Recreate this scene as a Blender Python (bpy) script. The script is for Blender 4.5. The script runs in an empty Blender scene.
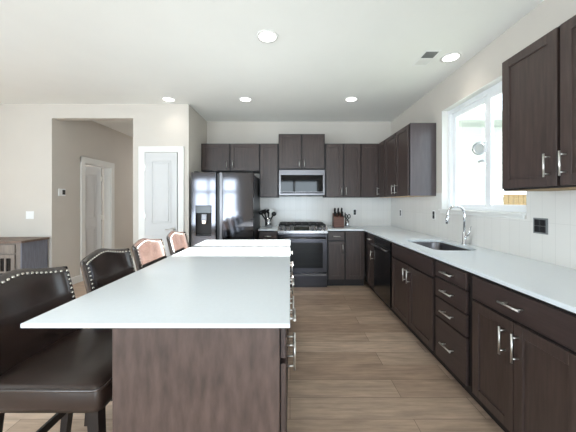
import bpy, bmesh, math, random
from mathutils import Vector, Matrix
R = math.radians
random.seed(7)
S = bpy.context.scene
COL = S.collection

# ------------------------------------------------------------------ camera, world, sun, window daylight, exposure
cam_d = bpy.data.cameras.new('camera'); cam = bpy.data.objects.new('camera', cam_d); COL.objects.link(cam)
cam.location = (0, 0, 1.35); cam.rotation_euler = (R(90), 0, 0)
cam_d.sensor_width = 36; cam_d.lens = 36 * 275 / 576
cam_d.shift_x = -2 / 576; cam_d.shift_y = -14 / 576
cam_d.clip_start = 0.05; cam_d.clip_end = 200
S.camera = cam
S.view_settings.view_transform = 'Standard'; S.view_settings.look = 'None'
S.view_settings.gamma = 1; S.view_settings.use_curve_mapping = False
S.view_settings.exposure = 0.5

W = bpy.data.worlds.new('world'); S.world = W; W.use_nodes = True
wb = W.node_tree.nodes['Background']; wb.inputs[0].default_value = (0.78, 0.90, 1.0, 1); wb.inputs[1].default_value = 2.6

def lamp(name, kind, loc, direction, energy, color=(1, 1, 1), size=None, size_y=None, spread=None, angle=None, disk=False):
    d = bpy.data.lights.new(name, kind); d.energy = energy; d.color = color
    if kind == 'AREA':
        d.shape = 'DISK' if disk else 'RECTANGLE'; d.size = size
        if not disk: d.size_y = size_y
        if spread: d.spread = R(spread)
    if angle is not None: d.angle = R(angle)
    o = bpy.data.objects.new(name, d); COL.objects.link(o); o.location = loc
    o.rotation_euler = Vector(direction).to_track_quat('-Z', 'Y').to_euler()
    return o
lamp('sun', 'SUN', (12, 3, 6), (-1, 0.0, -0.33), 55.0, (1.0, 0.97, 0.93), angle=0.5)
# daylight arriving at the three big openings behind the camera, at the left wall's window
DAY = (0.76, 0.895, 1.0)
lamp('rear_window_daylight', 'AREA', (-3.3, -4.24, 1.35), (0, 1, 0.28), 105, DAY, 2.0, 2.1)
lamp('rear_door_daylight', 'AREA', (0.2, -4.24, 1.25), (0, 1, 0.28), 110, DAY, 2.3, 2.3)
lamp('side_window_daylight', 'AREA', (-5.64, 0.0, 1.5), (1, 0, 0.2), 95, DAY, 2.4, 1.8)

# ------------------------------------------------------------------ materials
def s2l(c):
    return tuple(((v/255)/12.92 if v/255 <= 0.04045 else ((v/255+0.055)/1.055)**2.4) for v in c)
def new_mat(name):
    m = bpy.data.materials.new(name); m.use_nodes = True
    nt = m.node_tree; return m, nt, nt.nodes['Principled BSDF']
def node(nt, t, **kw):
    n = nt.nodes.new(t)
    for k, v in kw.items():
        if k in n.inputs: n.inputs[k].default_value = v
        else: setattr(n, k, v)
    return n
def noise_color(nt, bs, c1, c2, scale, stretch=(1, 1, 1), detail=4, rough=None, bump=0.0, dist=0.002):
    tc = node(nt, 'ShaderNodeTexCoord'); mp = node(nt, 'ShaderNodeMapping'); mp.inputs['Scale'].default_value = stretch
    nz = node(nt, 'ShaderNodeTexNoise'); nz.inputs['Scale'].default_value = scale; nz.inputs['Detail'].default_value = detail
    rp = node(nt, 'ShaderNodeValToRGB')
    rp.color_ramp.elements[0].position = 0.3; rp.color_ramp.elements[1].position = 0.7
    rp.color_ramp.elements[0].color = (*c1, 1); rp.color_ramp.elements[1].color = (*c2, 1)
    L = nt.links.new
    L(tc.outputs['Object'], mp.inputs[0]); L(mp.outputs[0], nz.inputs['Vector']); L(nz.outputs['Fac'], rp.inputs[0]); L(rp.outputs[0], bs.inputs['Base Color'])
    if bump:
        b = node(nt, 'ShaderNodeBump'); b.inputs['Strength'].default_value = bump; b.inputs['Distance'].default_value = dist
        L(nz.outputs['Fac'], b.inputs['Height']); L(b.outputs[0], bs.inputs['Normal'])
    return nz
def mat(name, rgb, rough=0.5, metal=0.0, var=0.06, scale=6, stretch=(1, 1, 1), bump=0.0, dist=0.002, coat=0, spec=None):
    m, nt, bs = new_mat(name)
    c = s2l(rgb)
    noise_color(nt, bs, tuple(v*(1-var) for v in c), tuple(min(1, v*(1+var)) for v in c), scale, stretch, bump=bump, dist=dist)
    bs.inputs['Roughness'].default_value = rough; bs.inputs['Metallic'].default_value = metal
    bs.inputs['Coat Weight'].default_value = coat
    if spec is not None: bs.inputs['Specular IOR Level'].default_value = spec
    return m
def emis(name, rgb, strength):
    m, nt, bs = new_mat(name); bs.inputs['Base Color'].default_value = (0.8, 0.8, 0.8, 1)
    bs.inputs['Emission Color'].default_value = (*rgb, 1); bs.inputs['Emission Strength'].default_value = strength
    return m
M = {}
M['wall'] = mat('wall paint', (204, 197, 188), 0.85, var=0.015, scale=3, bump=0.05)
M['ceiling'] = mat('ceiling paint', (236, 236, 232), 0.9, var=0.01, scale=3)
M['trim'] = mat('white trim paint', (226, 225, 221), 0.4, var=0.01)
M['door'] = mat('white door paint', (203, 202, 201), 0.4, var=0.01)
M['vinyl'] = mat('white vinyl', (240, 242, 244), 0.35, var=0.01)
M['cab_v'] = mat('espresso wood upright grain', (67, 54, 50), 0.36, var=0.24, scale=9, stretch=(6, 6, 0.5), bump=0.06, dist=0.0008)
M['cab_h'] = mat('espresso wood level grain', (63, 51, 49), 0.36, var=0.16, scale=9, stretch=(0.7, 0.7, 7), bump=0.06, dist=0.0008)
M['cab_gap_shade'] = mat('shade-darkened cabinet frame', (26, 20, 20), 0.5, var=0.1)  # same wood as the doors, darkened to stand for shade in the gaps
M['panel'] = mat('stained end panel', (82, 66, 60), 0.42, var=0.32, scale=8, stretch=(4, 4, 1.0), bump=0.05, dist=0.0008)
M['toe'] = mat('toe kick', (34, 28, 27), 0.6, var=0.1)
M['quartz'] = mat('white quartz', (231, 237, 241), 0.2, var=0.012, scale=60)
M['steel'] = mat('brushed stainless steel', (112, 110, 112), 0.28, 1.0, var=0.06, scale=4, stretch=(1, 1, 60))
M['dsteel'] = mat('dark stainless steel', (94, 93, 97), 0.08, 1.0, var=0.05, scale=4, stretch=(60, 1, 1))
M['rsteel'] = mat('dark range steel', (74, 74, 79), 0.2, 1.0, var=0.05, scale=4, stretch=(1, 1, 60))
M['nickel'] = mat('satin nickel', (222, 220, 216), 0.35, 1.0, var=0.03)
M['chrome'] = mat('chrome', (225, 226, 230), 0.07, 1.0, var=0.02)
M['black'] = mat('black enamel', (14, 14, 15), 0.35, var=0.1)
M['iron'] = mat('cast iron', (12, 12, 13), 0.55, var=0.15, scale=60, bump=0.2)
M['glassblack'] = mat('black oven glass', (10, 11, 14), 0.04, var=0.05, spec=0.28)
M['dw'] = mat('glossy black appliance panel', (14, 14, 17), 0.16, var=0.05)
M['leather'] = mat('dark brown leather', (50, 38, 34), 0.27, var=0.25, scale=14, bump=0.12, dist=0.002, coat=0.15, spec=0.9)
M['leather_seat'] = mat('dark brown seat leather', (50, 38, 33), 0.28, var=0.2, scale=12, bump=0.12, dist=0.002)
M['legwood'] = mat('black stained leg wood', (28, 22, 21), 0.4, var=0.2)
M['nail'] = mat('pewter nailheads', (200, 196, 188), 0.25, 1.0)
M['plate'] = mat('white plastic', (236, 236, 234), 0.4, var=0.01)
M['blackplate'] = mat('black plastic', (22, 22, 24), 0.4)
M['blockwood'] = mat('reddish knife block wood', (98, 62, 50), 0.5, var=0.2, stretch=(1, 1, 8))
M['crock'] = mat('polished steel', (205, 206, 209), 0.22, 1.0)
M['side_grey'] = mat('blue grey weathered wood', (120, 122, 134), 0.55, var=0.18, scale=10, stretch=(8, 8, 0.6))
M['side_brown'] = mat('brown grey weathered wood', (122, 112, 104), 0.55, var=0.2, scale=10, stretch=(8, 8, 0.6))
M['side_top'] = mat('worn brown tabletop', (116, 96, 84), 0.45, var=0.2, scale=8, stretch=(0.7, 6, 1))
M['rubber'] = mat('grey shower grey metal', (120, 124, 128), 0.4, 0.6)
M['fence'] = mat('cedar fence', (150, 125, 90), 0.8, var=0.15, stretch=(6, 6, .5))
M['gravel'] = mat('pale ground', (105, 112, 96), 0.9, var=0.2, scale=30)
M['grille'] = mat('vent grille grey', (120, 122, 122), 0.6)
M['lens'] = emis('lit lamp lens', (1, 0.97, 0.93), 3.0)
M['display'] = mat('dark green display', (40, 42, 36), 0.1, var=0.02)
M['warmlight'] = emis('small dispenser lamp', (1.0, 0.75, 0.5), 1.2)

def floor_mat():
    m, nt, bs = new_mat('oak plank floor'); L = nt.links.new
    tc = node(nt, 'ShaderNodeTexCoord')
    br = node(nt, 'ShaderNodeTexBrick'); br.offset = 0.37; br.offset_frequency = 2
    br.inputs['Scale'].default_value = 1; br.inputs['Brick Width'].default_value = 1.22; br.inputs['Row Height'].default_value = 0.19
    br.inputs['Mortar Size'].default_value = 0.0018; br.inputs['Mortar Smooth'].default_value = 0.3; br.inputs['Bias'].default_value = 0
    br.inputs['Color1'].default_value = (*s2l((180, 154, 133)), 1); br.inputs['Color2'].default_value = (*s2l((210, 186, 164)), 1)
    br.inputs['Mortar'].default_value = (*s2l((120, 102, 88)), 1)
    L(tc.outputs['Object'], br.inputs['Vector'])
    mp = node(nt, 'ShaderNodeMapping'); mp.inputs['Scale'].default_value = (1.2, 14, 1); L(tc.outputs['Object'], mp.inputs[0])
    nz = node(nt, 'ShaderNodeTexNoise'); nz.inputs['Scale'].default_value = 3.0; nz.inputs['Detail'].default_value = 8; nz.inputs['Roughness'].default_value = 0.65
    L(mp.outputs[0], nz.inputs['Vector'])
    n2 = node(nt, 'ShaderNodeTexNoise'); n2.inputs['Scale'].default_value = 3.5; n2.inputs['Detail'].default_value = 3
    mp2 = node(nt, 'ShaderNodeMapping'); mp2.inputs['Scale'].default_value = (1, 3.5, 1); L(tc.outputs['Object'], mp2.inputs[0]); L(mp2.outputs[0], n2.inputs['Vector'])
    r1 = node(nt, 'ShaderNodeMapRange'); r1.inputs[1].default_value = .25; r1.inputs[2].default_value = .75; r1.inputs[3].default_value = 0.70; r1.inputs[4].default_value = 1.2
    L(nz.outputs['Fac'], r1.inputs[0])
    r2 = node(nt, 'ShaderNodeMapRange'); r2.inputs[1].default_value = .3; r2.inputs[2].default_value = .7; r2.inputs[3].default_value = 0.82; r2.inputs[4].default_value = 1.1
    L(n2.outputs['Fac'], r2.inputs[0])
    mm = node(nt, 'ShaderNodeMath', operation='MULTIPLY'); L(r1.outputs[0], mm.inputs[0]); L(r2.outputs[0], mm.inputs[1])
    vm = node(nt, 'ShaderNodeVectorMath', operation='SCALE'); L(br.outputs['Color'], vm.inputs[0]); L(mm.outputs[0], vm.inputs['Scale'])
    L(vm.outputs[0], bs.inputs['Base Color']); bs.inputs['Roughness'].default_value = 0.42
    bp = node(nt, 'ShaderNodeBump'); bp.inputs['Strength'].default_value = 0.25; bp.inputs['Distance'].default_value = 0.001; bp.invert = True
    L(br.outputs['Fac'], bp.inputs['Height']); L(bp.outputs[0], bs.inputs['Normal'])
    return m
M['floor'] = floor_mat()
def tile_mat(name, axis):
    m, nt, bs = new_mat(name); L = nt.links.new
    tc = node(nt, 'ShaderNodeTexCoord'); sp = node(nt, 'ShaderNodeSeparateXYZ'); cb = node(nt, 'ShaderNodeCombineXYZ')
    L(tc.outputs['Object'], sp.inputs[0]); L(sp.outputs[axis], cb.inputs[0]); L(sp.outputs['Z'], cb.inputs[1])
    br = node(nt, 'ShaderNodeTexBrick'); br.offset = 0.0
    br.inputs['Scale'].default_value = 1; br.inputs['Brick Width'].default_value = 0.1; br.inputs['Row Height'].default_value = 0.30
    br.inputs['Mortar Size'].default_value = 0.0015
    br.inputs['Color1'].default_value = (*s2l((224, 221, 216)), 1); br.inputs['Color2'].default_value = (*s2l((228, 225, 220)), 1)
    br.inputs['Mortar'].default_value = (*s2l((214, 211, 206)), 1)
    L(cb.outputs[0], br.inputs['Vector']); L(br.outputs['Color'], bs.inputs['Base Color']); bs.inputs['Roughness'].default_value = 0.18
    bp = node(nt, 'ShaderNodeBump'); bp.inputs['Strength'].default_value = 0.3; bp.inputs['Distance'].default_value = 0.001; bp.invert = True
    L(br.outputs['Fac'], bp.inputs['Height']); L(bp.outputs[0], bs.inputs['Normal'])
    return m
M['tile_x'] = tile_mat('white tile back', 'X'); M['tile_y'] = tile_mat('white tile right', 'Y')
def glass_mat():
    m = bpy.data.materials.new('window glass'); m.use_nodes = True; nt = m.node_tree; nt.nodes.clear()
    o = node(nt, 'ShaderNodeOutputMaterial'); t = node(nt, 'ShaderNodeBsdfTransparent'); g = node(nt, 'ShaderNodeBsdfGlossy'); g.inputs['Roughness'].default_value = 0.01
    mx = node(nt, 'ShaderNodeMixShader'); lw = node(nt, 'ShaderNodeLayerWeight'); lw.inputs[0].default_value = 0.5; pw = node(nt, 'ShaderNodeMath', operation='POWER'); pw.inputs[1].default_value = 5; fr = node(nt, 'ShaderNodeMath', operation='MULTIPLY_ADD'); fr.inputs[1].default_value = .9; fr.inputs[2].default_value = .04
    nt.links.new(lw.outputs['Facing'], pw.inputs[0]); nt.links.new(pw.outputs[0], fr.inputs[0])
    t.inputs[0].default_value = (0.96, 0.98, 0.98, 1)
    L = nt.links.new; L(fr.outputs[0], mx.inputs[0]); L(t.outputs[0], mx.inputs[1]); L(g.outputs[0], mx.inputs[2]); L(mx.outputs[0], o.inputs[0])
    return m
M['glass'] = glass_mat()

# ------------------------------------------------------------------ mesh helpers
class MB:
    def __init__(s): s.bm = bmesh.new()
    def merge(s, b, smooth=False):
        if smooth:
            for f in b.faces: f.smooth = True
        me = bpy.data.meshes.new('t'); b.to_mesh(me); b.free(); s.bm.from_mesh(me); bpy.data.meshes.remove(me)
    def box(s, x0, x1, y0, y1, z0, z1, bev=0.0, seg=1):
        if x1 < x0: x0, x1 = x1, x0
        if y1 < y0: y0, y1 = y1, y0
        if z1 < z0: z0, z1 = z1, z0
        b = bmesh.new(); bmesh.ops.create_cube(b, size=1)
        for v in b.verts:
            v.co = Vector(((x0+x1)/2 + v.co.x*(x1-x0), (y0+y1)/2 + v.co.y*(y1-y0), (z0+z1)/2 + v.co.z*(z1-z0)))
        if bev: bmesh.ops.bevel(b, geom=b.edges[:], offset=bev, segments=seg, affect='EDGES', profile=0.6)
        s.merge(b, smooth=seg > 1); return s
    def ring_loft(s, rings, cap0=True, cap1=True, smooth=True, closed=True):
        b = bmesh.new(); vs = [[b.verts.new(p) for p in r] for r in rings]; n = len(rings[0])
        for i in range(len(vs)-1):
            for j in range(n if closed else n-1):
                f = b.faces.new((vs[i][j], vs[i][(j+1) % n], vs[i+1][(j+1) % n], vs[i+1][j])); f.smooth = smooth
        if cap0: b.faces.new(vs[0][::-1])
        if cap1: b.faces.new(vs[-1])
        bmesh.ops.recalc_face_normals(b, faces=b.faces[:]); s.merge(b); return s
    def tube(s, pts, r, n=10, caps=True):
        pts = [Vector(p) for p in pts]; rs = r if isinstance(r, (list, tuple)) else [r]*len(pts)
        rings = []; up = None
        for i, p in enumerate(pts):
            t = (pts[min(i+1, len(pts)-1)] - pts[max(i-1, 0)]).normalized()
            if up is None: up = Vector((0, 0, 1)) if abs(t.z) < 0.9 else Vector((1, 0, 0))
            u = (up - t*up.dot(t)).normalized(); w = t.cross(u); up = u
            rings.append([p + (u*math.cos(a)+w*math.sin(a))*rs[i] for a in [2*math.pi*k/n for k in range(n)]])
        return s.ring_loft(rings, caps, caps)
    def cyl(s, p0, p1, r, n=16): return s.tube([p0, p1], r, n)
    def lathe(s, c, prof, n=24, axis='Z', cap0=True, cap1=True):
        c = Vector(c); rings = []
        for (r, h) in prof:
            rg = []
            for k in range(n):
                a = 2*math.pi*k/n; u, w = r*math.cos(a), r*math.sin(a)
                rg.append(c + {'Z': Vector((u, w, h)), 'Y': Vector((u, h, w)), 'X': Vector((h, u, w))}[axis])
            rings.append(rg)
        return s.ring_loft(rings, cap0, cap1)
    def build(s, name, m, parent=None, label=None):
        if parent is not None:
            pl = Vector((0, 0, 0)); q = parent
            while q is not None: pl += q.location; q = q.parent
            bmesh.ops.translate(s.bm, verts=s.bm.verts[:], vec=-pl)
        me = bpy.data.meshes.new(name); s.bm.to_mesh(me); s.bm.free()
        me.materials.append(M[m] if isinstance(m, str) else m)
        o = bpy.data.objects.new(name, me); COL.objects.link(o)
        if parent is not None: o.parent = parent
        if label: o['label'] = label
        return o
def tag(o, label, cat, group=None):
    o['label'] = label; o['category'] = cat
    if group: o['group'] = group
    return o
def thing(name, label, cat, loc, group=None):
    o = bpy.data.objects.new(name, None); COL.objects.link(o); o.location = loc; o.empty_display_size = 0.1
    return tag(o, label, cat, group)
def struct(name, mb, m, parent=None):
    o = mb.build(name, m, parent); o['kind'] = 'structure'; return o
def rrect(x0, x1, y0, y1, r, z, n=6):
    pts = []
    for cx, cy, a0 in ((x1-r, y1-r, 0), (x0+r, y1-r, 90), (x0+r, y0+r, 180), (x1-r, y0+r, 270)):
        for k in range(n+1):
            a = R(a0 + 90*k/n); pts.append(Vector((cx+r*math.cos(a), cy+r*math.sin(a), z)))
    return pts
def slab(outer, hole, z0, z1, bev=0.002):
    """flat slab from an outline with an optional hole"""
    b = bmesh.new(); edges = []
    for loop in [outer] + ([hole] if hole else []):
        vs = [b.verts.new((p[0], p[1], z0)) for p in loop]
        for i in range(len(vs)): edges.append(b.edges.new((vs[i], vs[(i+1) % len(vs)])))
    r = bmesh.ops.triangle_fill(b, edges=edges, use_beauty=True, use_dissolve=False)
    faces = [g for g in r['geom'] if isinstance(g, bmesh.types.BMFace)]
    e = bmesh.ops.extrude_face_region(b, geom=faces)
    for v in e['geom']:
        if isinstance(v, bmesh.types.BMVert): v.co.z = z1
    bmesh.ops.recalc_face_normals(b, faces=b.faces[:])
    if bev:
        sharp = [ed for ed in b.edges if len(ed.link_faces) == 2 and ed.calc_face_angle() > 0.8 and abs(ed.verts[0].co.z-ed.verts[1].co.z) < 1e-6]
        bmesh.ops.bevel(b, geom=sharp, offset=bev, segments=2, affect='EDGES')
    m = MB(); m.merge(b); return m

# ------------------------------------------------------------------ the room
H = 2.81; XR = 1.84; YB = 5.0; XA = -1.51; YL = 4.10; XH = -3.55; XO = -2.34; XL = -5.5; YR = -4.1
FRONT_B = 4.37; FRONT_U = 4.67; XB = 1.19; XU = 1.51; ZC = 0.918
struct('floor', MB().box(-7, XR+0.15, YR-0.15, 9.2, -0.08, 0), 'floor')
struct('ceiling', MB().box(-7, XR+0.15, YR-0.15, 9.2, H, H+0.1), 'ceiling')
WY0, WY1, WZ0, WZ1 = 2.13, 3.33, 1.265, 2.45
w = MB()
w.box(XR, XR+0.15, YR-0.15, WY0, 0, H); w.box(XR, XR+0.15, WY1, YB+0.15, 0, H)
w.box(XR, XR+0.15, WY0, WY1, 0, WZ0-0.01); w.box(XR, XR+0.15, WY0, WY1, WZ1, H)
struct('wall_right', w, 'wall')
struct('wall_back', MB().box(XA-0.12, XR, YB, YB+0.15, 0, H), 'wall')
struct('wall_alcove', MB().box(XA-0.12, XA, YL, YB, 0, H), 'wall')
w = MB(); w.box(XL, XH, YL, YL+0.12, 0, H); w.box(XO, XA-0.12, YL, YL+0.12, 0, H); w.box(XH, XO, YL, YL+0.12, 2.60, H)
struct('wall_left', w, 'wall')
# hall side wall with the doorway
DY0, DY1, DZ = 4.74, 5.45, 2.04
w = MB(); w.box(XH-0.12, XH, YL+0.12, DY0, 0, H); w.box(XH-0.12, XH, DY1, 9.0, 0, H); w.box(XH-0.12, XH, DY0, DY1, DZ, H)
struct('wall_hall', w, 'wall')
struct('wall_hall_right', MB().box(XO, XO+0.12, YL+0.12, 9.0, 0, H), 'wall')
struct('wall_hall_end', MB().box(XH-0.12, XO+0.12, 9.0, 9.12, 0, H), 'wall')
w = MB(); w.box(-6.6, XH-0.12, 6.6, 6.7, 0, H)
struct('wall_bedroom_back', w, 'wall')
w = MB(); w.box(-6.7, -6.6, YL, 4.6, 0, H); w.box(-6.7, -6.6, 6.1, 6.7, 0, H); w.box(-6.7, -6.6, 4.6, 6.1, 0, .8); w.box(-6.7, -6.6, 4.6, 6.1, 2.2, H)
struct('wall_bedroom_side', w, 'wall')
# walls behind the camera, with big openings
w = MB(); w.box(XL-0.12, -4.3, YR-0.12, YR, 0, H); w.box(-2.3, -1.0, YR-0.12, YR, 0, H); w.box(1.4, XR, YR-0.12, YR, 0, H)
w.box(-4.3, -2.3, YR-0.12, YR, 0, .3); w.box(-4.3, -2.3, YR-0.12, YR, 2.4, H); w.box(-1.0, 1.4, YR-0.12, YR, 2.4, H)
struct('wall_front', w, 'wall')
w = MB(); w.box(XL-0.12, XL, YR, -1.2, 0, H); w.box(XL-0.12, XL, 1.2, YL+0.12, 0, H); w.box(XL-0.12, XL, -1.2, 1.2, 0, .6); w.box(XL-0.12, XL, -1.2, 1.2, 2.4, H)
struct('wall_living', w, 'wall')
for i, (x0, x1, z0) in enumerate(((-4.3, -2.3, .3), (-1.0, 1.4, 0.0))):
    f = MB(); t = .05
    f.box(x0, x1, YR-.08, YR-.02, z0, z0+t); f.box(x0, x1, YR-.08, YR-.02, 2.4-t, 2.4)
    for k in range(4 if i == 0 else 3):
        xx = x0+(x1-x0-.1)*k/(3 if i == 0 else 2); f.box(xx, xx+.1, YR-.08, YR-.02, z0, 2.4)
    if i == 0: f.box(x0, x1, YR-.08, YR-.02, 1.75, 1.85)
    struct('window_%d' % (i+2), f, 'vinyl')
f = MB()
f.box(XL-.08, XL-.02, -1.2, 1.2, .6, .65); f.box(XL-.08, XL-.02, -1.2, 1.2, 2.35, 2.4)
for yy in (-1.2, -.4, .35, 1.15): f.box(XL-.08, XL-.02, yy, yy+.05, .6, 2.4)
struct('window_4', f, 'vinyl')

# tile behind the counters
struct('wall_tile_back', MB().box(-0.56, XR-0.006, YB-0.006, YB, 0.90, 1.46), 'tile_x')
t = MB(); t.box(XR-0.006, XR, 0.6, WY0, 0.90, 1.46); t.box(XR-0.006, XR, WY0, WY1, 0.90, WZ0-0.045); t.box(XR-0.006, XR, WY1, YB-0.006, 0.90, 1.46)
struct('wall_tile_right', t, 'tile_y')

# baseboards
def bb(name, *boxes):
    m = MB()
    for b in boxes: m.box(*b, bev=0.003)
    struct(name, m, 'trim')
bb('baseboard_left', (XL, XH-.001, YL-.014, YL, 0, .12), (XO+.001, -2.265, YL-.014, YL, 0, .12))
bb('baseboard_hall', (XH, XH+.014, YL, DY0-.085, 0, .12), (XH, XH+.014, DY1+.085, 9, 0, .12))

# pantry door
d = MB(); x0, x1 = -2.15, -1.67; zt = 2.085
d.box(x0+.003, x1-.003, YL-.03, YL-.002, 0.01, zt-.003, bev=.002)
door = struct('door_1', d, 'door')
def raised(x0, x1, z0, z1, y, parent, axis='Y', name='door_panel'):
    m = MB(); e = .012
    # moulding frame and raised field
    m.box(x0, x1, y-.006, y, z0, z0+e, bev=.003); m.box(x0, x1, y-.006, y, z1-e, z1, bev=.003)
    m.box(x0, x0+e, y-.006, y, z0, z1, bev=.003); m.box(x1-e, x1, y-.006, y, z0, z1, bev=.003)
    m.box(x0+.035, x1-.035, y-.005, y, z0+.035, z1-.035, bev=.0045)
    return m.build(name, 'door', parent)
raised(-2.045, -1.76, 1.03, 1.96, YL-.03, door); raised(-2.045, -1.76, 0.2, 0.86, YL-.03, door)
h = MB(); h.lathe((-1.72, YL-.03, .95), [(.026, 0), (.026, -.008), (.01, -.012), (.01, -.045)], 16, 'Y')
h.tube([(-1.72, YL-.072, .95), (-1.76, YL-.075, .952), (-1.83, YL-.072, .945)], [.011, .010, .007], 10); h.build('door_handle', 'nickel', door)
for z in (1.86, 1.15, .3): MB().box(x0-.014, x0+.012, YL-.036, YL-.024, z-.045, z+.045, bev=.002).build('hinge', 'nickel', door)
c = MB(); cw = .088; yy = YL-.02
c.box(x0-cw-.012, x0-.004, yy, YL, 0, zt+cw, bev=.003); c.box(x1+.004, x1+cw+.006, yy, YL, 0, zt+cw, bev=.003); c.box(x0-cw-.012, x1+cw+.006, yy-.002, YL, zt+.004, zt+cw+.004, bev=.003)
struct('trim_1', c, 'trim')
# hall doorway: casing, jamb, opened door
c = MB()
c.box(XH, XH+.02, DY0-.085, DY0+.01, 0, DZ+.085, bev=.003); c.box(XH, XH+.02, DY1-.01, DY1+.085, 0, DZ+.085, bev=.003); c.box(XH, XH+.022, DY0-.085, DY1+.085, DZ-.01, DZ+.085, bev=.003)
c.box(XH-.12, XH, DY0, DY0+.02, 0, DZ); c.box(XH-.12, XH, DY1-.02, DY1, 0, DZ); c.box(XH-.12, XH, DY0, DY1, DZ-.02, DZ)
struct('trim_2', c, 'trim')
yd = DY1-.06
d = MB().box(XH-.15-.70, XH-.15, yd, yd+.035, 0.01, DZ+.0, bev=.002); door2 = struct('door_2', d, 'door')
xd = XH-.15
for (a, b_) in ((-.60, -.38), (-.31, -.10)):
    raised(xd+a, xd+b_, 1.02, 1.88, yd, door2); raised(xd+a, xd+b_, .2, .86, yd, door2)
for z in (1.80, 1.05, .3): MB().box(xd-.012, xd+.03, yd-.008, yd+.02, z-.045, z+.045, bev=.002).build('hinge', 'nickel', door2)

# ------------------------------------------------------------------ kitchen window
fx0, fx1 = XR+.07, XR+.13
f = MB(); t = .055
f.box(fx0, fx1, WY0+.02, WY1-t, WZ0, WZ0+.03); f.box(fx0, fx1, WY0+.02, WY1-t, WZ1-t, WZ1); f.box(fx0, fx1, WY0, WY0+.02, WZ0, WZ1, bev=.003); f.box(fx0, fx1, WY1-t, WY1, WZ0, WZ1, bev=.003)
win = struct('window_1', f, 'vinyl')
ym = (WY0+WY1)/2
def sash(y0, y1, xo):
    m = MB(); s = .055; a, b = fx0+xo, fx0+xo+.028; z0, z1 = WZ0+t, WZ1-t
    z0 -= .025; m.box(a, b, y0+s, y1-s, z0, z0+.03); m.box(a, b, y0+s, y1-s, z1-s, z1); m.box(a, b, y0, y0+s, z0, z1, bev=.003); m.box(a, b, y1-s, y1, z0, z1, bev=.003)
    o = m.build('sash', 'vinyl', win)
    MB().box(a+.012, a+.016, y0+s-.005, y1-s+.005, z0+.025, z1-s+.005).build('pane', 'glass', o)
    return o
ym = 2.68; sash(WY0+.02, ym-.003, .002); s2 = sash(ym+.003, WY1-t, .031)
MB().box(fx0-.014, fx0+.004, ym-.012, ym+.012, 1.84, 1.94, bev=.004).build('latch', 'vinyl', win)
c = MB()
c.box(XR-.03, fx0+.002, WY0+.01, WY1+.035, WZ0-.022, WZ0+.0, bev=.004); c.box(XR-.014, XR, WY0+.02, WY1+.015, WZ0-.05, WZ0-.022, bev=.003)
struct('trim_3', c, 'trim')
c = MB(); e = .008
c.box(XR-.002, fx0, WY0, WY0+e, WZ0, WZ1); c.box(XR-.002, fx0, WY1-e, WY1, WZ0, WZ1); c.box(XR-.002, fx0, WY0, WY1, WZ1-e, WZ1)
struct('trim_4', c, 'trim')

# ------------------------------------------------------------------ outside the window
g = MB().box(XR+.15, 30, -8, 30, -.35, -.2).build('ground', 'gravel'); g['kind'] = 'structure'
m = MB(); yy = 5.95
z = -.2
while z < 2.95:
    b = bmesh.new()
    vs = [b.verts.new(p) for p in ((2.1, yy, z), (4.62, yy, z), (4.62, yy+.02, z+.15), (2.1, yy+.02, z+.15), (2.1, yy+.02, z), (4.62, yy+.02, z))]
    b.faces.new((vs[0], vs[1], vs[2], vs[3])); b.faces.new((vs[0], vs[4], vs[5], vs[1])); m.merge(b); z += .15
m.box(2.1, 4.62, yy+.02, yy+.15, -.2, 3.0)
side = m.build('outside_wall', mat('white lap siding', (158, 166, 168), .6, var=.02)); side['kind'] = 'structure'
m = MB(); m.box(2.1, 4.95, yy-.45, yy+.1, 2.98, 3.02); m.box(2.1, 4.95, yy-.49, yy-.45, 2.98, 3.16, bev=.004)
b = bmesh.new(); vs = [b.verts.new(p) for p in ((2.1, yy-.47, 3.16), (4.95, yy-.47, 3.16), (4.95, yy+3, 4.4), (2.1, yy+3, 4.4))]; b.faces.new(vs); m.merge(b)
e = m.build('outside_eave', mat('pale eave paint', (140, 150, 152), .6, var=.02)); e['kind'] = 'structure'
t_ = thing('wall_vent', 'round grey louvred vent on the white siding outside the window', 'vent', (4.08, yy, 2.50))
MB().lathe((4.08, yy, 2.50), [(.135, .01), (.135, -.03), (.11, -.045), (.095, -.03)], 28, 'Y').build('vent_ring', 'rubber', t_)
m = MB()
for k in range(-3, 4): m.box(4.08-math.sqrt(.009-(k*.025)**2), 4.08+math.sqrt(.009-(k*.025)**2), yy-.045, yy-.03, 2.5+k*.025-.006, 2.5+k*.025+.006)
m.build('louvre', 'grille', t_)
t_ = thing('outdoor_lantern', 'small grey outdoor wall lantern below the round vent', 'lantern', (4.10, yy, 2.10))
m = MB(); m.lathe((4.10, yy-.09, 2.2), [(.01, .06), (.06, .03), (.075, .0), (.07, -.01)], 20); m.box(4.07, 4.13, yy-.09, yy, 2.2, 2.24, bev=.004); m.build('hood', 'rubber', t_)
MB().lathe((4.10, yy-.09, 2.08), [(.045, 0), (.05, .11)], 20).build('glass_shade', 'plate', t_)
m = MB()
for k in range(36): m.box(5.0+k*.16, 5.0+k*.16+.15, 8.9, 8.93, -.2, 1.6+.0*k, bev=.004)
m.box(5.0, 10.8, 8.93, 8.98, 1.2, 1.3); m.box(5.0, 10.8, 8.93, 8.98, .2, .3)
fe = m.build('fence', 'fence'); tag(fe, 'pale cedar board fence seen low through the window', 'fence')

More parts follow.
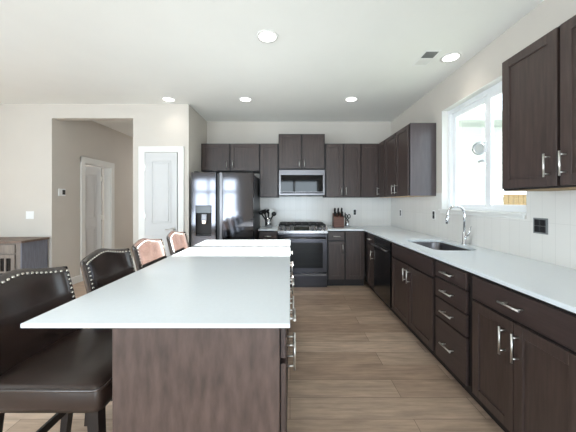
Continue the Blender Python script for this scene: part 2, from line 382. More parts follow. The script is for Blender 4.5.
# ------------------------------------------------------------------ cabinets
class Face:
    """maps (u along the front, d out from the front, z) to the room"""
    def __init__(s, kind, plane): s.k = kind; s.p = plane
    def pt(s, u, d, z):
        return {'B': (u, s.p-d, z), 'R': (s.p-d, u, z), 'I': (s.p+d, u, z)}[s.k]
    def box(s, mb, u0, u1, d0, d1, z0, z1, bev=0.0):
        a, b = s.pt(u0, d0, z0), s.pt(u1, d1, z1); mb.box(a[0], b[0], a[1], b[1], a[2], b[2], bev=bev)
def pull(F, parent, u, z, vertical=True, L=.13, d0=.02):
    m = MB(); h = L/2; s = L*.36; out = d0+.036
    if vertical:
        m.cyl(F.pt(u, out, z-h), F.pt(u, out, z+h), .0058, 10)
        for q in (-s, s): m.cyl(F.pt(u, d0-.001, z+q), F.pt(u, out, z+q), .0045, 8)
    else:
        m.cyl(F.pt(u-h, out, z), F.pt(u+h, out, z), .0058, 10)
        for q in (-s, s): m.cyl(F.pt(u+q, d0-.001, z), F.pt(u+q, out, z), .0045, 8)
    return m.build('handle', 'nickel', parent)
def shaker(F, root, u0, u1, z0, z1, hu=None, hz=None, fr=.055, name='door', hl=.13):
    m = MB(); g = .0015; u0 += g; u1 -= g; fr = min(fr, (u1-u0)*.27)
    F.box(m, u0+.01, u1-.01, .002, .010, z0+.01, z1-.01)
    F.box(m, u0, u0+fr, .001, .020, z0, z1, bev=.0015); F.box(m, u1-fr, u1, .001, .020, z0, z1, bev=.0015)
    F.box(m, u0+fr-.001, u1-fr+.001, .001, .0198, z0, z0+fr, bev=.0015); F.box(m, u0+fr-.001, u1-fr+.001, .001, .0198, z1-fr, z1, bev=.0015)
    o = m.build(name, 'cab_v', root)
    if hu is not None: pull(F, o, hu, hz, True, hl)
    return o
def drawer(F, root, u0, u1, z0, z1, handle=True, hl=.13, frame=False):
    m = MB(); g = .0015; F.box(m, u0+g, u1-g, .001, .020, z0, z1, bev=.002)
    o = m.build('drawer', 'cab_h', root)
    if handle: pull(F, o, (u0+u1)/2, (z0+z1)/2, False, hl)
    return o
def cabinet(name, label, F, u0, u1, z0, z1, depth, group, toe=False, sink=False):
    p = F.pt((u0+u1)/2, -depth/2, 0 if toe else z0)
    root = thing(name, label, 'cabinet', p, group)
    m = MB(); F.box(m, u0+.0008, u1-.0008, -depth, 0, (.105 if toe else z0), .66 if sink else z1, bev=.001)
    if sink:
        F.box(m, u0+.0008, u1-.0008, -.09, 0, .66, z1); F.box(m, u0+.0008, u0+.02, -depth, -.09, .66, z1); F.box(m, u1-.02, u1-.0008, -depth, -.09, .66, z1)
    m.build('carcass', 'cab_gap_shade', root)
    if toe:
        m = MB(); F.box(m, u0+.0008, u1-.0008, -depth+.01, -.07, 0, .104); m.build('toe_kick', 'toe', root)
    return root
FB = Face('B', FRONT_B); FU = Face('B', FRONT_U); FR = Face('R', XB); FRU = Face('R', XU); FI = Face('I', -.035)
ZT = .885
DU = YB-FRONT_U-.002; DB = YB-FRONT_B-.002
U0, U1 = 1.43, 2.342
GU = 'upper cabinets on the kitchen walls'; GB = 'base cabinets along the kitchen walls'
# over the fridge
r = cabinet('wall_cabinet', 'short two-door wall cabinet above the refrigerator', FU, XA+.002, -.52, 1.87, U1, DU, GU)
um = -1.015
shaker(FU, r, XA+.012, um-.012, 1.882, U1-.012, um-.045, 1.98, hl=.12); shaker(FU, r, um+.012, -.525, 1.882, U1-.012, um+.05, 1.98, hl=.12)
r = cabinet('wall_cabinet', 'narrow tall wall cabinet between refrigerator and microwave', FU, -.518, -.196, U0, U1, DU, GU)
shaker(FU, r, -.50, -.21, U0+.01, U1-.012)
r = cabinet('wall_cabinet', 'two-door wall cabinet directly above the microwave, highest of all', FU, -.194, .592, 1.905, 2.505, DU, GU)
shaker(FU, r, -.182, .187, 1.917, 2.49, .155, 2.0, hl=.11); shaker(FU, r, .211, .580, 1.917, 2.49, .243, 2.0, hl=.11)
r = cabinet('wall_cabinet', 'two-door back wall cabinet right of the microwave above the knife block', FU, .594, 1.20, U0, U1, DU, GU)
shaker(FU, r, .61, .895, U0+.01, U1-.012, .868, 1.53); shaker(FU, r, .917, 1.195, U0+.01, U1-.012, .944, 1.53)
r = cabinet('wall_cabinet', 'back corner wall cabinet with one plain door and no handle', FU, 1.202, XU-.001, U0, U1, DU, GU)
shaker(FU, r, 1.208, 1.495, U0+.01, U1-.012)
# right wall uppers, far group
r = cabinet('wall_cabinet', 'narrow one-door corner cabinet at the far end of right wall', FRU, 4.315, 4.66, U0, U1, XR-XU-.002, GU)
shaker(FRU, r, 4.335, 4.63, U0+.01, U1-.012, 4.59, 1.53)
r = cabinet('wall_cabinet', 'two-door right wall cabinet with exposed side panel, left of the window', FRU, 3.46, 4.313, U0, U1, XR-XU-.002, GU)
shaker(FRU, r, 3.895, 4.303, U0+.01, U1-.012, 3.94, 1.53); shaker(FRU, r, 3.475, 3.878, U0+.01, U1-.012, 3.83, 1.53)
MB().box(XU+.0, XR-.003, 3.452, 3.459, U0-.004, U1+.002, bev=.001).build('side_panel', mat('satin side panel', (78, 70, 72), .22, var=.12, scale=6, stretch=(5, 5, .6)), r)
MB().box(XU+.002, XR-.003, 3.46, 4.66, U0-.004, U0-.001).build('underside', mat('pale maple underside', (214, 180, 140), .6), r)
r = cabinet('wall_cabinet', 'big two-door wall cabinet in the right foreground, right of the window', FRU, 1.10, 1.945, U0, U1-.004, XR-XU-.002, GU)
shaker(FRU, r, 1.537, 1.935, U0+.012, U1-.014, 1.578, 1.56, fr=.06, hl=.135); shaker(FRU, r, 1.115, 1.519, U0+.012, U1-.014, 1.485, 1.56, fr=.06, hl=.135)
MB().box(XU+.002, XR-.003, 1.10, 1.945, U0-.004, U0-.001).build('underside', 'fence', r)
# base cabinets, back wall
def base(label, F, u0, u1, depth, **k): return cabinet('base_cabinet', label, F, u0, u1, 0, ZT, depth, GB, toe=True, **k)
Z1, Z0 = ZT-.008, .125
r = base('narrow base cabinet with one drawer between refrigerator and range', FB, -.50, -.196, DB)
drawer(FB, r, -.488, -.21, .745, Z1, hl=.11); shaker(FB, r, -.488, -.21, Z0, .725, -.24, .62)
r = base('base cabinet with a drawer over a door, directly right of the range', FB, .594, .872, DB)
drawer(FB, r, .608, .862, .745, Z1, hl=.11); shaker(FB, r, .608, .862, Z0, .725, .832, .62)
r = base('plain corner base cabinet with one tall door and no handle', FB, .874, 1.188, DB)
shaker(FB, r, .884, 1.176, Z0, Z1)
# base cabinets, right run (u = Y)
DR = XR-XB-.002
r = base('narrow corner base cabinet with drawer and door, far side of dishwasher', FR, 3.815, 4.35, DR)
drawer(FR, r, 3.83, 4.14, .745, Z1, hl=.11); shaker(FR, r, 3.83, 4.14, Z0, .725, 3.875, .60)
r = base('sink base cabinet with false drawer front over two doors, under the sink', FR, 2.245, 3.178, DR, sink=True)
m_ = drawer(FR, r, 2.262, 3.165, .735, Z1, handle=False); m_.name = 'false_drawer_front'
shaker(FR, r, 2.725, 3.165, Z0, .718, 2.765, .62); shaker(FR, r, 2.262, 2.719, Z0, .718, 2.68, .62)
r = base('four-drawer base cabinet between sink cabinet and nearest two-door cabinet', FR, 1.80, 2.243, DR)
for a, b in ((.765, Z1), (.607, .752), (.452, .594), (Z0, .439)): drawer(FR, r, 1.828, 2.212, a, b, hl=.14)
r = base('wide base cabinet in right foreground with one drawer over two doors', FR, 1.085, 1.798, DR)
drawer(FR, r, 1.10, 1.768, .735, Z1, hl=.14); shaker(FR, r, 1.446, 1.768, Z0, .718, 1.492, .60, hl=.15); shaker(FR, r, 1.10, 1.440, Z0, .718, 1.408, .60, hl=.15)
# dishwasher
r = thing('dishwasher', 'glossy black built-in dishwasher with steel bar handle', 'dishwasher', (1.5, 3.5, 0))
MB().box(XB-.0, XR-.01, 3.182, 3.811, .105, .88).build('body', 'black', r)
MB().box(XB-.028, XB-.002, 3.19, 3.803, .12, .79, bev=.004).build('door', 'dw', r)
MB().box(XB-.03, XB-.002, 3.19, 3.803, .795, .876, bev=.003).build('control_panel', 'dw', r)
m = MB(); m.cyl((XB-.07, 3.21, .775), (XB-.07, 3.785, .775), .011, 12)
for y in (3.25, 3.745): m.cyl((XB-.026, y, .775), (XB-.07, y, .775), .008, 8)
m.build('handle', 'steel', r)
MB().box(XB+.07, XB+.1, 3.182, 3.811, 0, .104).build('toe_kick', 'toe', r)

# ------------------------------------------------------------------ counters, sink, faucet
CE = XB-.027
sx0, sx1, sy0, sy1 = 1.31, 1.70, 2.45, 3.15
outer = [(CE, .60), (XR-.007, .60), (XR-.007, YB-.007), (.590, YB-.007), (.590, FRONT_B-.027), (CE, FRONT_B-.027)]
hole = [(p.x, p.y) for p in rrect(sx0, sx1, sy0, sy1, .09, 0, 8)]
o = slab(outer, hole, .895, ZC).build('countertop', 'quartz'); tag(o, 'long white L-shaped quartz countertop along the right wall with sink cutout', 'countertop')
o = MB().box(-.505, -.194, FRONT_B-.027, YB-.007, .895, ZC, bev=.002).build('countertop', 'quartz'); tag(o, 'short white countertop between refrigerator and range', 'countertop')
m = MB(); rs = []
for (ins, z, rr) in ((-.012, .893, .10), (-.001, .893, .09), (.0, .88, .09), (.012, .74, .085), (.03, .715, .08), (.10, .708, .06)):
    rs.append(rrect(sx0+ins, sx1-ins, sy0+ins, sy1-ins, rr, z, 8))
m.ring_loft(rs, False, True)
t_ = thing('sink', 'stainless steel undermount sink basin below the window', 'sink', (1.505, 2.8, .70))
m.build('basin', 'steel', t_)
MB().lathe((1.505, 2.8, .7085), [(.045, 0), (.042, .004), (.03, .002)], 20).build('drain', 'chrome', t_)
fxp, fyp = 1.765, 2.78
t_ = thing('faucet', 'chrome gooseneck pull-down faucet behind the sink', 'faucet', (fxp, fyp, ZC))
MB().lathe((fxp, fyp, ZC), [(.028, 0), (.028, .006), (.021, .012), (.021, .12), (.014, .135)], 20).build('faucet_body', 'chrome', t_)
pts = [(fxp, fyp, ZC+.13), (fxp, fyp, 1.21)]
for k in range(0, 13):
    a = math.pi*k/12; pts.append((fxp-.085+.085*math.cos(a), fyp, 1.225+.085*math.sin(a)))
pts.append((fxp-.172, fyp, 1.20))
MB().tube(pts, .0115, 12).build('spout', 'chrome', t_)
MB().tube([(fxp-.172, fyp, 1.205), (fxp-.174, fyp, 1.18), (fxp-.176, fyp, 1.13)], [.013, .016, .015], 14).build('spray_head', 'chrome', t_)
m = MB(); m.cyl((fxp, fyp, 1.0), (fxp+.002, fyp-.045, 1.0), .015, 14); m.tube([(fxp, fyp-.04, 1.0), (fxp+.015, fyp-.05, 1.05), (fxp+.03, fyp-.06, 1.11)], [.008, .006, .005], 10)
m.build('lever', 'chrome', t_)

# ------------------------------------------------------------------ refrigerator
fx, fx2, fy = -1.445, -.535, 4.03
t_ = thing('refrigerator', 'dark stainless side-by-side refrigerator with ice and water dispenser', 'refrigerator', (-.99, 4.5, 0))
MB().box(fx+.005, fx2-.005, fy+.075, 4.95, .02, 1.76, bev=.004).build('cabinet_body', mat('grey fridge sides', (70, 70, 74), .4, .3), t_)
xs = -1.085
m = MB()   # left door with dispenser opening
dx0, dx1, dz0, dz1 = -1.385, -1.15, .85, 1.30
for b in ((fx, xs, dz1, 1.785), (fx, xs, .06, dz0), (fx, dx0, dz0, dz1), (dx1, xs, dz0, dz1)): m.box(b[0], b[1], fy, fy+.07, b[2], b[3])
ld = m.build('door', 'dsteel', t_)
MB().box(-1.03, fx2, fy, fy+.07, .06, 1.785, bev=.006).build('door', 'dsteel', t_)
MB().box(xs+.002, -1.032, fy+.03, fy+.069, .06, 1.77).build('handle_recess', 'black', t_)
MB().box(-1.033, -.988, fy-.012, fy+.03, .10, 1.783, bev=.005).build('door_handle', 'steel', t_)
MB().box(xs-.018, xs, fy-.012, fy+.03, .10, 1.783, bev=.004).build('door_handle', 'dsteel', t_)
m = MB(); m.box(dx0, dx1, fy+.055, fy+.069, dz0, dz1); di = m.build('dispenser', 'toe', ld)
m = MB(); m.box(dx0+.005, dx1-.005, fy-.002, fy+.05, 1.185, dz1-.005, bev=.004); m.build('dispenser_panel', 'dw', ld)
MB().box(-1.31, -1.23, fy+.03, fy+.05, 1.06, 1.17, bev=.004).build('dispenser_paddle', 'steel', ld)
MB().box(-1.295, -1.245, fy+.02, fy+.03, 1.03, 1.075, bev=.004).build('dispenser_light', 'warmlight', ld)
MB().box(dx0+.005, dx1-.005, fy+.005, fy+.05, dz0+.002, dz0+.02, bev=.003).build('drip_tray', 'blackplate', ld)
MB().box(fx+.02, fx2-.02, fy+.05, fy+.1, 0, .055).build('kick_grille', 'black', t_)
for xh in (fx+.06, xs-.02, fx2-.06): MB().box(xh-.03, xh+.03, fy+.02, fy+.12, 1.787, 1.80, bev=.003).build('hinge_cover', 'black', t_)

# ------------------------------------------------------------------ range
rx0, rx1, ry = -.190, .588, 4.31
t_ = thing('gas_range', 'stainless steel slide-in gas range with black grates', 'range', (.2, 4.65, 0))
MB().box(rx0, rx1, ry+.045, 4.99, .0, .925, bev=.003).build('body', 'dsteel', t_)
m = MB()   # slanted control panel
b = bmesh.new(); pr = [(ry-.02, .862), (ry-.02, .90), (ry+.045, .962), (ry+.09, .962), (ry+.09, .862)]
L_ = [b.verts.new((rx0-.004, p[0], p[1])) for p in pr]; Rr = [b.verts.new((rx1+.004, p[0], p[1])) for p in pr]
b.faces.new(L_); b.faces.new(Rr[::-1])
for i in range(5): b.faces.new((L_[i], Rr[i], Rr[(i+1) % 5], L_[(i+1) % 5]))
bmesh.ops.recalc_face_normals(b, faces=b.faces[:]); m.merge(b)
m.build('control_panel', mat('panel steel', (158, 157, 158), .25, 1.0), t_)
nrm = Vector((0, -.69, .72)).normalized()
def slant(u, s, out): return Vector((u, ry-.02+.065*s, .90+.062*s)) + nrm*out
for u in (-.145, -.075, -.005, .36, .42, .48, .54):
    MB().tube([slant(u, .5, .0), slant(u, .5, .006), slant(u, .5, .008), slant(u, .5, .034)], [.026, .026, .019, .017], 16).build('knob', 'steel', t_)
m = MB(); b = bmesh.new(); q = [b.verts.new(slant(u, s, .002)) for (u, s) in ((.06, .12), (.30, .12), (.30, .88), (.06, .88))]; b.faces.new(q)
e_ = bmesh.ops.extrude_face_region(b, geom=b.faces[:]); bmesh.ops.translate(b, verts=[v for v in e_['geom'] if isinstance(v, bmesh.types.BMVert)], vec=nrm*.002); bmesh.ops.recalc_face_normals(b, faces=b.faces[:]); m.merge(b)
m.build('display', 'display', t_)
MB().box(rx0-.004, rx1+.004, ry+.088, 4.985, .925, .960, bev=.003).build('cooktop', 'black', t_)
for g_ in range(3):
    a = rx0+.015+g_*.252; m = MB(); zz = .992; b_ = a+.244
    for y in (ry+.12, 4.66, 4.95): m.box(a, b_, y-.009, y+.009, zz-.018, zz, bev=.003)
    for x in (a+.007, (a+b_)/2, b_-.007): m.box(x-.009, x+.009, ry+.12, 4.95, zz-.018, zz, bev=.003)
    for x in (a+.007, b_-.007):
        for y in (ry+.125, 4.66, 4.945): m.box(x-.008, x+.008, y-.008, y+.008, .958, zz-.006)
    m.build('grate', 'iron', t_)
for (u, y) in ((-.05, 4.5), (-.05, 4.83), (.2, 4.66), (.45, 4.5), (.45, 4.83)):
    MB().lathe((u, y, .960), [(.05, 0), (.048, .008), (.036, .01), (.034, .018)], 18).build('burner', 'iron', t_)
od = MB().box(rx0+.004, rx1-.004, ry, ry+.043, .245, .845, bev=.004).build('oven_door', 'rsteel', t_)
MB().box(rx0+.075, rx1-.075, ry-.003, ry+.001, .315, .715, bev=.001).build('oven_window', 'glassblack', od)
m = MB(); m.cyl((rx0+.03, ry-.055, .79), (rx1-.03, ry-.055, .79), .012, 12)
for x in (rx0+.06, rx1-.06): m.cyl((x, ry+.001, .79), (x, ry-.055, .79), .009, 8)
m.build('oven_handle', 'steel', od)
dr = MB().box(rx0+.004, rx1-.004, ry, ry+.043, .03, .232, bev=.004).build('drawer', 'rsteel', t_)
MB().box(rx0+.02, rx1-.02, ry-.018, ry, .195, .222, bev=.005).build('drawer_grip', 'steel', dr)
MB().box(rx0+.02, rx1-.02, ry+.046, 4.98, .9255, .93).build('cooktop_base', 'black', t_)

# ------------------------------------------------------------------ microwave
mx0, mx1, my = -.186, .584, 4.60
t_ = thing('microwave', 'stainless over-the-range microwave with dark glass door', 'microwave', (.2, 4.8, 1.46))
MB().box(mx0, mx1, my+.03, 4.99, 1.465, 1.895, bev=.003).build('body', 'black', t_)
d_ = MB(); d_.box(mx0, mx1, my, my+.03, 1.80, 1.89, bev=.003); d_.box(mx0, mx1, my, my+.03, 1.465, 1.525, bev=.003); d_.box(mx0, mx0+.035, my, my+.03, 1.52, 1.805, bev=.003); d_.box(mx1-.035, mx1, my, my+.03, 1.52, 1.805, bev=.003)
d_ = d_.build('door_frame', 'steel', t_)
MB().box(mx0+.034, mx1-.034, my+.006, my+.03, 1.524, 1.801).build('door_glass', 'glassblack', t_)
m = MB(); m.cyl((mx0+.03, my-.03, 1.503), (mx1-.03, my-.03, 1.503), .009, 10)
for x in (mx0+.06, mx1-.06): m.cyl((x, my+.001, 1.503), (x, my-.03, 1.503), .007, 8)
m.build('handle', 'steel', t_)
MB().box(mx0+.02, mx1-.02, my+.01, my+.3, 1.452, 1.465).build('vent_grille', 'black', t_)

# ------------------------------------------------------------------ counter items
def on_counter(x, y): return (x, y, ZC)
# knife block
kx, ky = .825, 4.74
m = MB(); b = bmesh.new(); pr = [(ky-.10, ZC), (ky+.07, ZC), (ky+.07, ZC+.06), (ky+.02, ZC+.245), (ky-.10, ZC+.175)]
A = [b.verts.new((kx-.088, p[0], p[1])) for p in pr]; B = [b.verts.new((kx+.088, p[0], p[1])) for p in pr]
b.faces.new(A); b.faces.new(B[::-1])
for i in range(5): b.faces.new((A[i], B[i], B[(i+1) % 5], A[(i+1) % 5]))
bmesh.ops.recalc_face_normals(b, faces=b.faces[:]); bmesh.ops.bevel(b, geom=b.edges[:], offset=.004, segments=2, affect='EDGES'); m.merge(b)
o = m.build('knife_block', 'blockwood'); tag(o, 'reddish brown wooden knife block on the counter right of the range', 'knife block')
ax = Vector((0, -.30, .95)).normalized()
names = ['leftmost', 'middle', 'rightmost']
for row, (yy_, zz_, hl) in enumerate(((ky-.015, ZC+.226, .11), (ky-.07, ZC+.194, .08))):
    for k in range(3):
        u = kx-.058+.058*k
        p = Vector((u, yy_, zz_)); t_ = thing('kitchen_knife', f'{names[k]} {"long" if row == 0 else "short"} black-handled knife in the {"back" if row == 0 else "front"} row of the knife block', 'knife', p, 'knives in the knife block')
        m = MB(); m.tube([p, p+ax*.03, p+ax*hl*.8, p+ax*hl], [.014, .016, .018, .012], 10); m.build('knife_handle', 'black', t_)
        m = MB(); m.tube([p-ax*.012, p+ax*.006], [.012, .012], 10); m.build('bolster', 'steel', t_)
# scissors in a steel cup
cx, cy = .985, 4.74
m = MB(); m.lathe((cx, cy, ZC), [(.030, 0), (.034, .004), (.036, .115), (.032, .115), (.030, .01)], 20); o = m.build('steel_cup', 'crock'); tag(o, 'small steel cup holding scissors beside the knife block', 'cup')
t_ = thing('scissors', 'black-handled scissors standing in the small steel cup', 'scissors', (cx+.005, cy, ZC+.02))
for sgn in (-1, 1):
    m = MB(); c0 = Vector((cx+.006+sgn*.026, cy, ZC+.185)); m.tube([c0+Vector((.022*math.cos(a), 0, .032*math.sin(a))) for a in [2*math.pi*k/14 for k in range(15)]], .0075, 8); m.tube([c0+Vector((-sgn*.01, 0, -.03)), (cx+.005, cy, ZC+.11)], [.008, .006], 8); m.build('scissor_handle', 'black', t_)
m = MB(); m.box(cx-.005, cx+.011, cy-.003, cy+.003, ZC+.02, ZC+.13); m.build('blade', 'steel', t_)
t_ = thing('steak_knife', 'single black knife standing in the steel cup left of the scissors', 'knife', (cx-.02, cy, ZC+.02))
MB().tube([(cx-.022, cy+.005, ZC+.10), (cx-.035, cy+.005, ZC+.25)], [.009, .011], 8).build('knife_handle', 'black', t_)
MB().box(cx-.02, cx-.012, cy+.002, cy+.004, ZC+.02, ZC+.11).build('blade', 'steel', t_)
# utensil crock
ux, uy = -.375, 4.74
m = MB(); m.lathe((ux, uy, ZC), [(.050, 0), (.055, .005), (.055, .165), (.050, .165), (.048, .012)], 28); o = m.build('utensil_crock', 'crock'); tag(o, 'polished steel utensil crock on the counter left of the range', 'utensil holder')
def utensil(name, label, tip, head, m_='black'):
    base_ = Vector((ux + (tip[0]-ux)*-.12, uy, ZC+.03)); tip = Vector(tip)
    t_ = thing(name, label, 'kitchen utensil', base_, 'utensils in the steel crock')
    MB().tube([base_, base_.lerp(tip, .5), tip], [.010, .011, .011], 8).build('utensil_handle', m_, t_)
    d = (tip-base_).normalized(); m = MB()
    if head == 'spoon':
        m.tube([tip-d*.005, tip+d*.012, tip+d*.035, tip+d*.06, tip+d*.072], [.010, .032, .042, .032, .010], 12)
        for v in m.bm.verts: v.co.y = tip.y + (v.co.y-tip.y)*.4
    elif head == 'spatula':
        s_ = Vector((d.z, 0, -d.x))
        b = bmesh.new(); q = [tip-s_*.012, tip+s_*.012, tip+d*.03+s_*.04, tip+d*.085+s_*.04, tip+d*.085-s_*.04, tip+d*.03-s_*.04]
        f = b.faces.new([b.verts.new(p+Vector((0, -.003, 0))) for p in q]); e_ = bmesh.ops.extrude_face_region(b, geom=[f]); bmesh.ops.translate(b, verts=[v for v in e_['geom'] if isinstance(v, bmesh.types.BMVert)], vec=(0, .006, 0)); bmesh.ops.recalc_face_normals(b, faces=b.faces[:]); m.merge(b)
    else:
        for k in range(5):
            a = -.6+.3*k; s_ = Vector((d.z, 0, -d.x)); m.tube([tip+d*(.09*t/8)+s_*(math.sin(math.pi*t/8)*.03*math.sin(a*2)) + Vector((0, math.sin(math.pi*t/8)*.02*math.cos(a*2), 0)) for t in range(9)], .0022, 6)
    m.build('utensil_head', m_, t_)
utensil('slotted_spoon', 'black spoon leaning furthest left out of the crock', (ux-.105, uy-.02, ZC+.22), 'spoon')
utensil('spatula', 'black spatula leaning left out of the crock', (ux-.05, uy-.06, ZC+.225), 'spatula')
utensil('ladle', 'black ladle standing upright in the middle of the crock', (ux+.0, uy+.05, ZC+.235), 'spoon')
utensil('turner', 'white turner in the right half of the crock', (ux+.045, uy+.0, ZC+.225), 'spatula', 'plate')
utensil('serving_spoon', 'black spoon leaning right out of the crock', (ux+.085, uy-.06, ZC+.20), 'spoon')

# outlets and switches
def outlet(kind, F, u, z, label, black=True, w=.062, h=.115, gangs=1, cat='outlet', grp=None):
    t_ = thing(kind, label, cat, F.pt(u, 0, z), grp)
    m = MB(); F.box(m, u-w/2, u+w/2, .0005, .006, z-h/2, z+h/2, bev=.002); m.build('cover_plate', 'grille' if black and gangs == 2 else 'plate', t_)
    for k in range(gangs):
        uc = u+(k-(gangs-1)/2)*.046
        m = MB()
        if black:
            F.box(m, uc-.022, uc+.022, .0055, .010, z-.047, z-.001, bev=.002); F.box(m, uc-.022, uc+.022, .0055, .010, z+.001, z+.046, bev=.002)
            m.build('receptacle', 'blackplate', t_)
        else:
            F.box(m, uc-.016, uc+.016, .0055, .010, z-.033, z+.033, bev=.002); m.build('rocker', 'plate', t_)
    return t_
FWR = Face('R', XR-.006); FWB = Face('B', YB-.006); FWL = Face('B', YL)
outlet('outlet', FWB, 1.175, 1.165, 'black outlet on the back wall right of the knife block')
outlet('outlet', FWR, 4.55, 1.17, 'black outlet on the right wall nearest the corner, under cabinets')
outlet('outlet', FWR, 3.50, 1.185, 'black outlet on the right wall just left of the window')
outlet('outlet', FWR, 2.01, 1.175, 'double black outlet on right wall below the foreground cabinet', w=.118, gangs=2)
outlet('light_switch', FWL, -3.875, 1.155, 'white double light switch on the wall above the sideboard', black=False, w=.118, gangs=2, cat='light switch')
t_ = thing('thermostat', 'white thermostat with black screen on the hall wall', 'thermostat', (XH, 4.27, 1.50))
MB().box(XH, XH+.02, 4.205, 4.33, 1.445, 1.555, bev=.004).build('housing', 'plate', t_)
MB().box(XH+.02, XH+.023, 4.265, 4.32, 1.465, 1.54, bev=.001).build('screen', 'blackplate', t_)

# ------------------------------------------------------------------ ceiling lights and vent
spots = [((-.20, 2.42), 'recessed ceiling light nearest the camera, above the island'), ((-1.72, 3.90), 'recessed ceiling light at far left, before the pantry door'),
         ((-.63, 3.90), 'recessed ceiling light in front of the refrigerator'), ((.87, 3.90), 'recessed ceiling light above the aisle by the range'), ((1.62, 2.77), 'recessed ceiling light beside the vent above the sink')]
LAMP_W = 0.5
for (x, y), lab in spots:
    t_ = thing('recessed_light', lab, 'ceiling light', (x, y, H), 'recessed ceiling lights')
    MB().lathe((x, y, H), [(.095, -.001), (.095, -.006), (.076, -.009), (.076, -.001)], 32).build('trim_ring', 'trim', t_)
    MB().lathe((x, y, H), [(.075, -.002), (.075, -.0075), (.0, -.0085)], 32, cap1=False).build('lens', 'lens', t_)
    lamp('recessed_light_glow', 'AREA', (x, y, H-.02), (0, 0, -1), LAMP_W, (1, .93, .84), .14, disk=True, spread=105)
lamp('hall_fill_lamp', 'AREA', (-2.95, 7.6, H-.02), (0, 0, -1), 22, (.96, .98, 1), .3, disk=True)  # added lamp, unseen, to brighten the hall
lamp('bedroom_fill_lamp', 'AREA', (-6.58, 5.35, 1.5), (1, 0, 0), 16, (1, .95, .9), 1.5, 1.4)  # added warm fill lamp, unseen, for the room behind the hall door
for (x, y) in ((-3.2, .5), (-1.5, -1.8), (.9, -1.8), (-3.2, -2.6)):   # unseen lamps added without fittings over the room behind the camera
    lamp('recessed_light_glow', 'AREA', (x, y, H-.02), (0, 0, -1), LAMP_W, (1, .93, .84), .14, disk=True, spread=105)
t_ = thing('ceiling_vent', 'white rectangular ceiling vent with grey grille beside a ceiling light', 'vent', (1.38, 2.79, H))
m = MB(); vx0, vx1, vy0, vy1 = 1.30, 1.46, 2.64, 2.95
m.box(vx0, vx1, vy0, vy1, H-.006, H-.0005, bev=.002); m.build('vent_plate', 'plate', t_)
m = MB()
m.box(vx0+.02, vx1-.02, vy0+.02, vy0+.135, H-.008, H-.0062); m.build('grille', 'grille', t_)
m = MB()
for k in range(5): m.box(vx0+.02, vx1-.02, vy0+.15+k*.026, vy0+.165+k*.026, H-.009, H-.0062)
m.build('louvre', 'trim', t_)

# ------------------------------------------------------------------ island
IX0, IX1, IY0, IY1 = -.958, 0.0, .976, 3.14
o = MB().box(IX0, IX1, IY0, IY1, .9015, ZC, bev=.003, seg=2).build('island_countertop', 'quartz'); tag(o, 'large white quartz top of the kitchen island, sunlit at its far end', 'countertop')
o = MB().box(-.65, -.038, 1.005, 1.025, 0, .901, bev=.0015).build('island_end_panel', 'panel'); tag(o, 'brown stained wood panel closing the near end of the island', 'panel')
o = MB().box(-.65, -.038, 3.095, 3.115, 0, .901, bev=.0015).build('island_end_panel', 'panel'); tag(o, 'brown stained wood panel closing the far end of the island by the refrigerator', 'panel')
o = MB().box(-.65, -.63, 1.026, 3.094, 0, .901, bev=.0015).build('island_back_panel', 'panel'); tag(o, 'brown stained wood panel along the seating side of the island', 'panel')
labs = ['nearest island cabinet with a drawer over two doors, facing the sink run', 'second island cabinet from the near end, facing the sink run', 'third island cabinet from the near end, facing the sink run', 'farthest island cabinet, nearest the refrigerator']
for k in range(4):
    a = 1.027+k*.517; b_ = a+.515; mid = (a+b_)/2
    r = cabinet('island_cabinet', labs[k], FI, a, b_, 0, .896, .594, 'island cabinets', toe=True)
    drawer(FI, r, a+.0 if k else a-.018, b_-.01, .775, .888)
    shaker(FI, r, a+.0 if k else a-.018, mid-.003, Z0, .755, mid-.04, .655); shaker(FI, r, mid+.003, b_-.01, Z0, .755, mid+.04, .655)

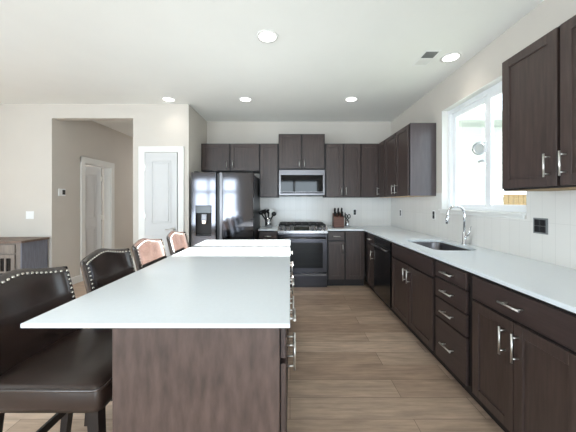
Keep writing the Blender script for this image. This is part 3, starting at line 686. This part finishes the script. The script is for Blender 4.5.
# ------------------------------------------------------------------ stools
def make_stool():
    root = thing('counter_stool', '', 'stool', (0, 0, 0), 'leather counter stools along the island')
    Wd = .234          # half width; local +X is forward to the island, origin between the legs on the floor
    def hump(u): return math.exp(-(u/.5)**2)
    def ztop(u): return .998 + .034*hump(u) - .004*abs(u)**6
    def xfront(u, z):                         # the inner face: tilted back, wrapping forward at the sides
        return -.212 - (z-.60)*.24 + .05*abs(u)**4
    n = 28; rings = []
    for i in range(n+1):
        u = -1+2*i/n; y = u*Wd; th = .044; zb = .56; zt = ztop(u)
        prof = []
        hs = [zb, zb+.1, zb+.2, zb+.3, zt-.03, zt-.012, zt-.003]
        k_in = .014 if abs(u) > .97 else 0
        for z in hs:
            e = {zt-.012: .004, zt-.003: .012}.get(z, 0)
            prof.append((xfront(u, z)-e-k_in + .024*(1-u*u)*math.sin(math.pi*min(1, (z-zb)/(zt-zb))), z))
        prof.append((xfront(u, zt)-th*.5, zt+.001))
        for z in reversed(hs):
            e = {zt-.012: .004, zt-.003: .012}.get(z, 0)
            prof.append((xfront(u, z)-th+e+k_in, z))
        rings.append([Vector((p[0], y, p[1])) for p in prof])
    m = MB(); m.ring_loft(rings, True, True); bk = m.build('backrest', 'leather', root)
    # nailheads along the inner face
    m = MB()
    pts = []
    for i in range(20):
        u = -.93+1.86*i/19; z = ztop(u)-.022; pts.append((xfront(u, z)+.001+.024*(1-u*u)*.15, u*Wd, z))
    for sgn in (-1, 1):
        for k in range(1, 15): z = ztop(.93)-.022-k*.0235; pts.append((xfront(.93, z)+.003, sgn*.93*Wd, z))
    for p in pts:
        b = bmesh.new(); bmesh.ops.create_uvsphere(b, u_segments=8, v_segments=5, radius=.0078)
        bmesh.ops.translate(b, verts=b.verts[:], vec=p); m.merge(b, True)
    m.build('nailhead_trim', 'nail', bk)
    # seat: upholstered box with piping
    sx0_, sx1_, sh = -.235, .235, .245
    m = MB(); rs = []
    for (ins, z, r_) in ((.0, .552, .03), (-.004, .575, .03), (-.004, .632, .03), (.002, .646, .028), (.02, .654, .03), (.08, .660, .05), (.16, .663, .06)):
        rs.append(rrect(sx0_+ins, sx1_-ins, -sh+ins, sh-ins, r_, z, 5))
    m.ring_loft(rs, True, True); st = m.build('seat', 'leather_seat', root)
    m = MB(); lp = rrect(sx0_-.003, sx1_+.003, -sh-.003, sh+.003, -sh*0+.03, .638, 5); m.tube(lp+[lp[0]], .0065, 8, caps=False); m.build('piping', 'leather', st)
    for (x, y, dx) in ((.19, -.2, .02), (.19, .2, .02), (-.21, -.2, -.06), (-.21, .2, -.06)):
        m = MB(); rs = []
        for (tt, s_) in ((0, .022), (.5, .020), (1, .015)):
            cx_, cz = x+dx*tt, .54-.54*tt; rs.append([Vector((cx_+a*s_, y+b*s_, cz)) for a, b in ((-1, -1), (1, -1), (1, 1), (-1, 1))])
        m.ring_loft(rs, smooth=False); m.build('leg', 'legwood', root)
    for s_ in (-1, 1):
        m = MB(); rs = [[Vector((x, s_*.2+a*.011, z+b*.017)) for a, b in ((-1, -1), (1, -1), (1, 1), (-1, 1))] for x, z in ((-.232, .30), (.198, .30))]
        m.ring_loft(rs, smooth=False); m.build('side_stretcher', 'legwood', root)
    MB().box(.19, .215, -.185, .185, .19, .23, bev=.003).build('footrest', 'legwood', root)
    MB().box(-.255, -.235, -.185, .185, .22, .26, bev=.003).build('rear_stretcher', 'legwood', root)
    return root
def copy_tree(o, parent=None):
    c = o.copy(); COL.objects.link(c); c.parent = parent
    for ch in list(o.children): copy_tree(ch, c)
    return c
slabels = ['nearest brown leather stool with nailhead trim, partly cut off at left edge', 'dark brown leather stool second from camera, beside the island',
           'third stool from camera, its leather back washed pale pink by sunlight', 'farthest stool, sunlit leather back in front of the pantry door']
st0 = make_stool()
SX = -.935
for i, (x, y, a) in enumerate(((SX-.02, 1.285, 0), (SX-.02, 1.87, 0), (SX-.02, 2.41, 0), (SX-.02, 3.03, 2))):
    s_ = st0 if i == 0 else copy_tree(st0)
    s_.location = (x, y, 0); s_.rotation_euler.z = R(a); s_['label'] = slabels[i]

# ------------------------------------------------------------------ sideboard
t_ = thing('sideboard', 'weathered grey brown wooden sideboard against the left wall', 'sideboard', (-4.25, 3.87, 0))
bx0, bx1, by0, by1 = -5.0, -3.60, 3.67, 4.07
MB().box(bx0, bx1, by0, by1, .06, .80, bev=.003).build('body', 'side_brown', t_)
MB().box(bx1+.0005, bx1+.014, by0+.002, by1, .06, .80, bev=.001).build('side_panel', 'side_grey', t_)
MB().box(bx0-.03, bx1+.045, by0-.03, by1, .802, .832, bev=.004).build('top', 'side_top', t_)
FS = Face('B', by0)
nd = 3; wdr = (bx1-bx0-.08)/nd
for k in range(nd):
    a = bx1-.05-(k+1)*wdr+.01; b_ = a+wdr-.02
    m = MB(); FS.box(m, a, b_, .001, .016, .67, .78, bev=.002); d_ = m.build('drawer', 'side_brown', t_)
    MB().lathe(((a+b_)/2, by0-.016, .725), [(.008, 0), (.008, -.012), (.015, -.018), (.012, -.026)], 12, 'Y').build('knob', 'iron', d_)
    m = MB()
    FS.box(m, a, a+.05, .001, .018, .09, .65, bev=.002); FS.box(m, b_-.05, b_, .001, .018, .09, .65, bev=.002); FS.box(m, a, b_, .001, .0178, .60, .65, bev=.002); FS.box(m, a, b_, .001, .0178, .09, .14, bev=.002)
    for q in range(1, 4): uu = a+.05+(b_-a-.1)*q/4; FS.box(m, uu-.012, uu+.012, .004, .014, .14, .60)
    FS.box(m, a+.05, b_-.05, .004, .0145, .40, .425)
    d_ = m.build('door', 'side_brown', t_)
    m = MB(); FS.box(m, a+.05, b_-.05, .0008, .004, .14, .60); m.build('door_glass', 'dw', d_)
for x in (bx0+.04, bx1-.04):
    for y in (by0+.04, by1-.04): MB().box(x-.03, x+.03, y-.03, y+.03, 0, .06, bev=.003).build('foot', 'side_brown', t_)
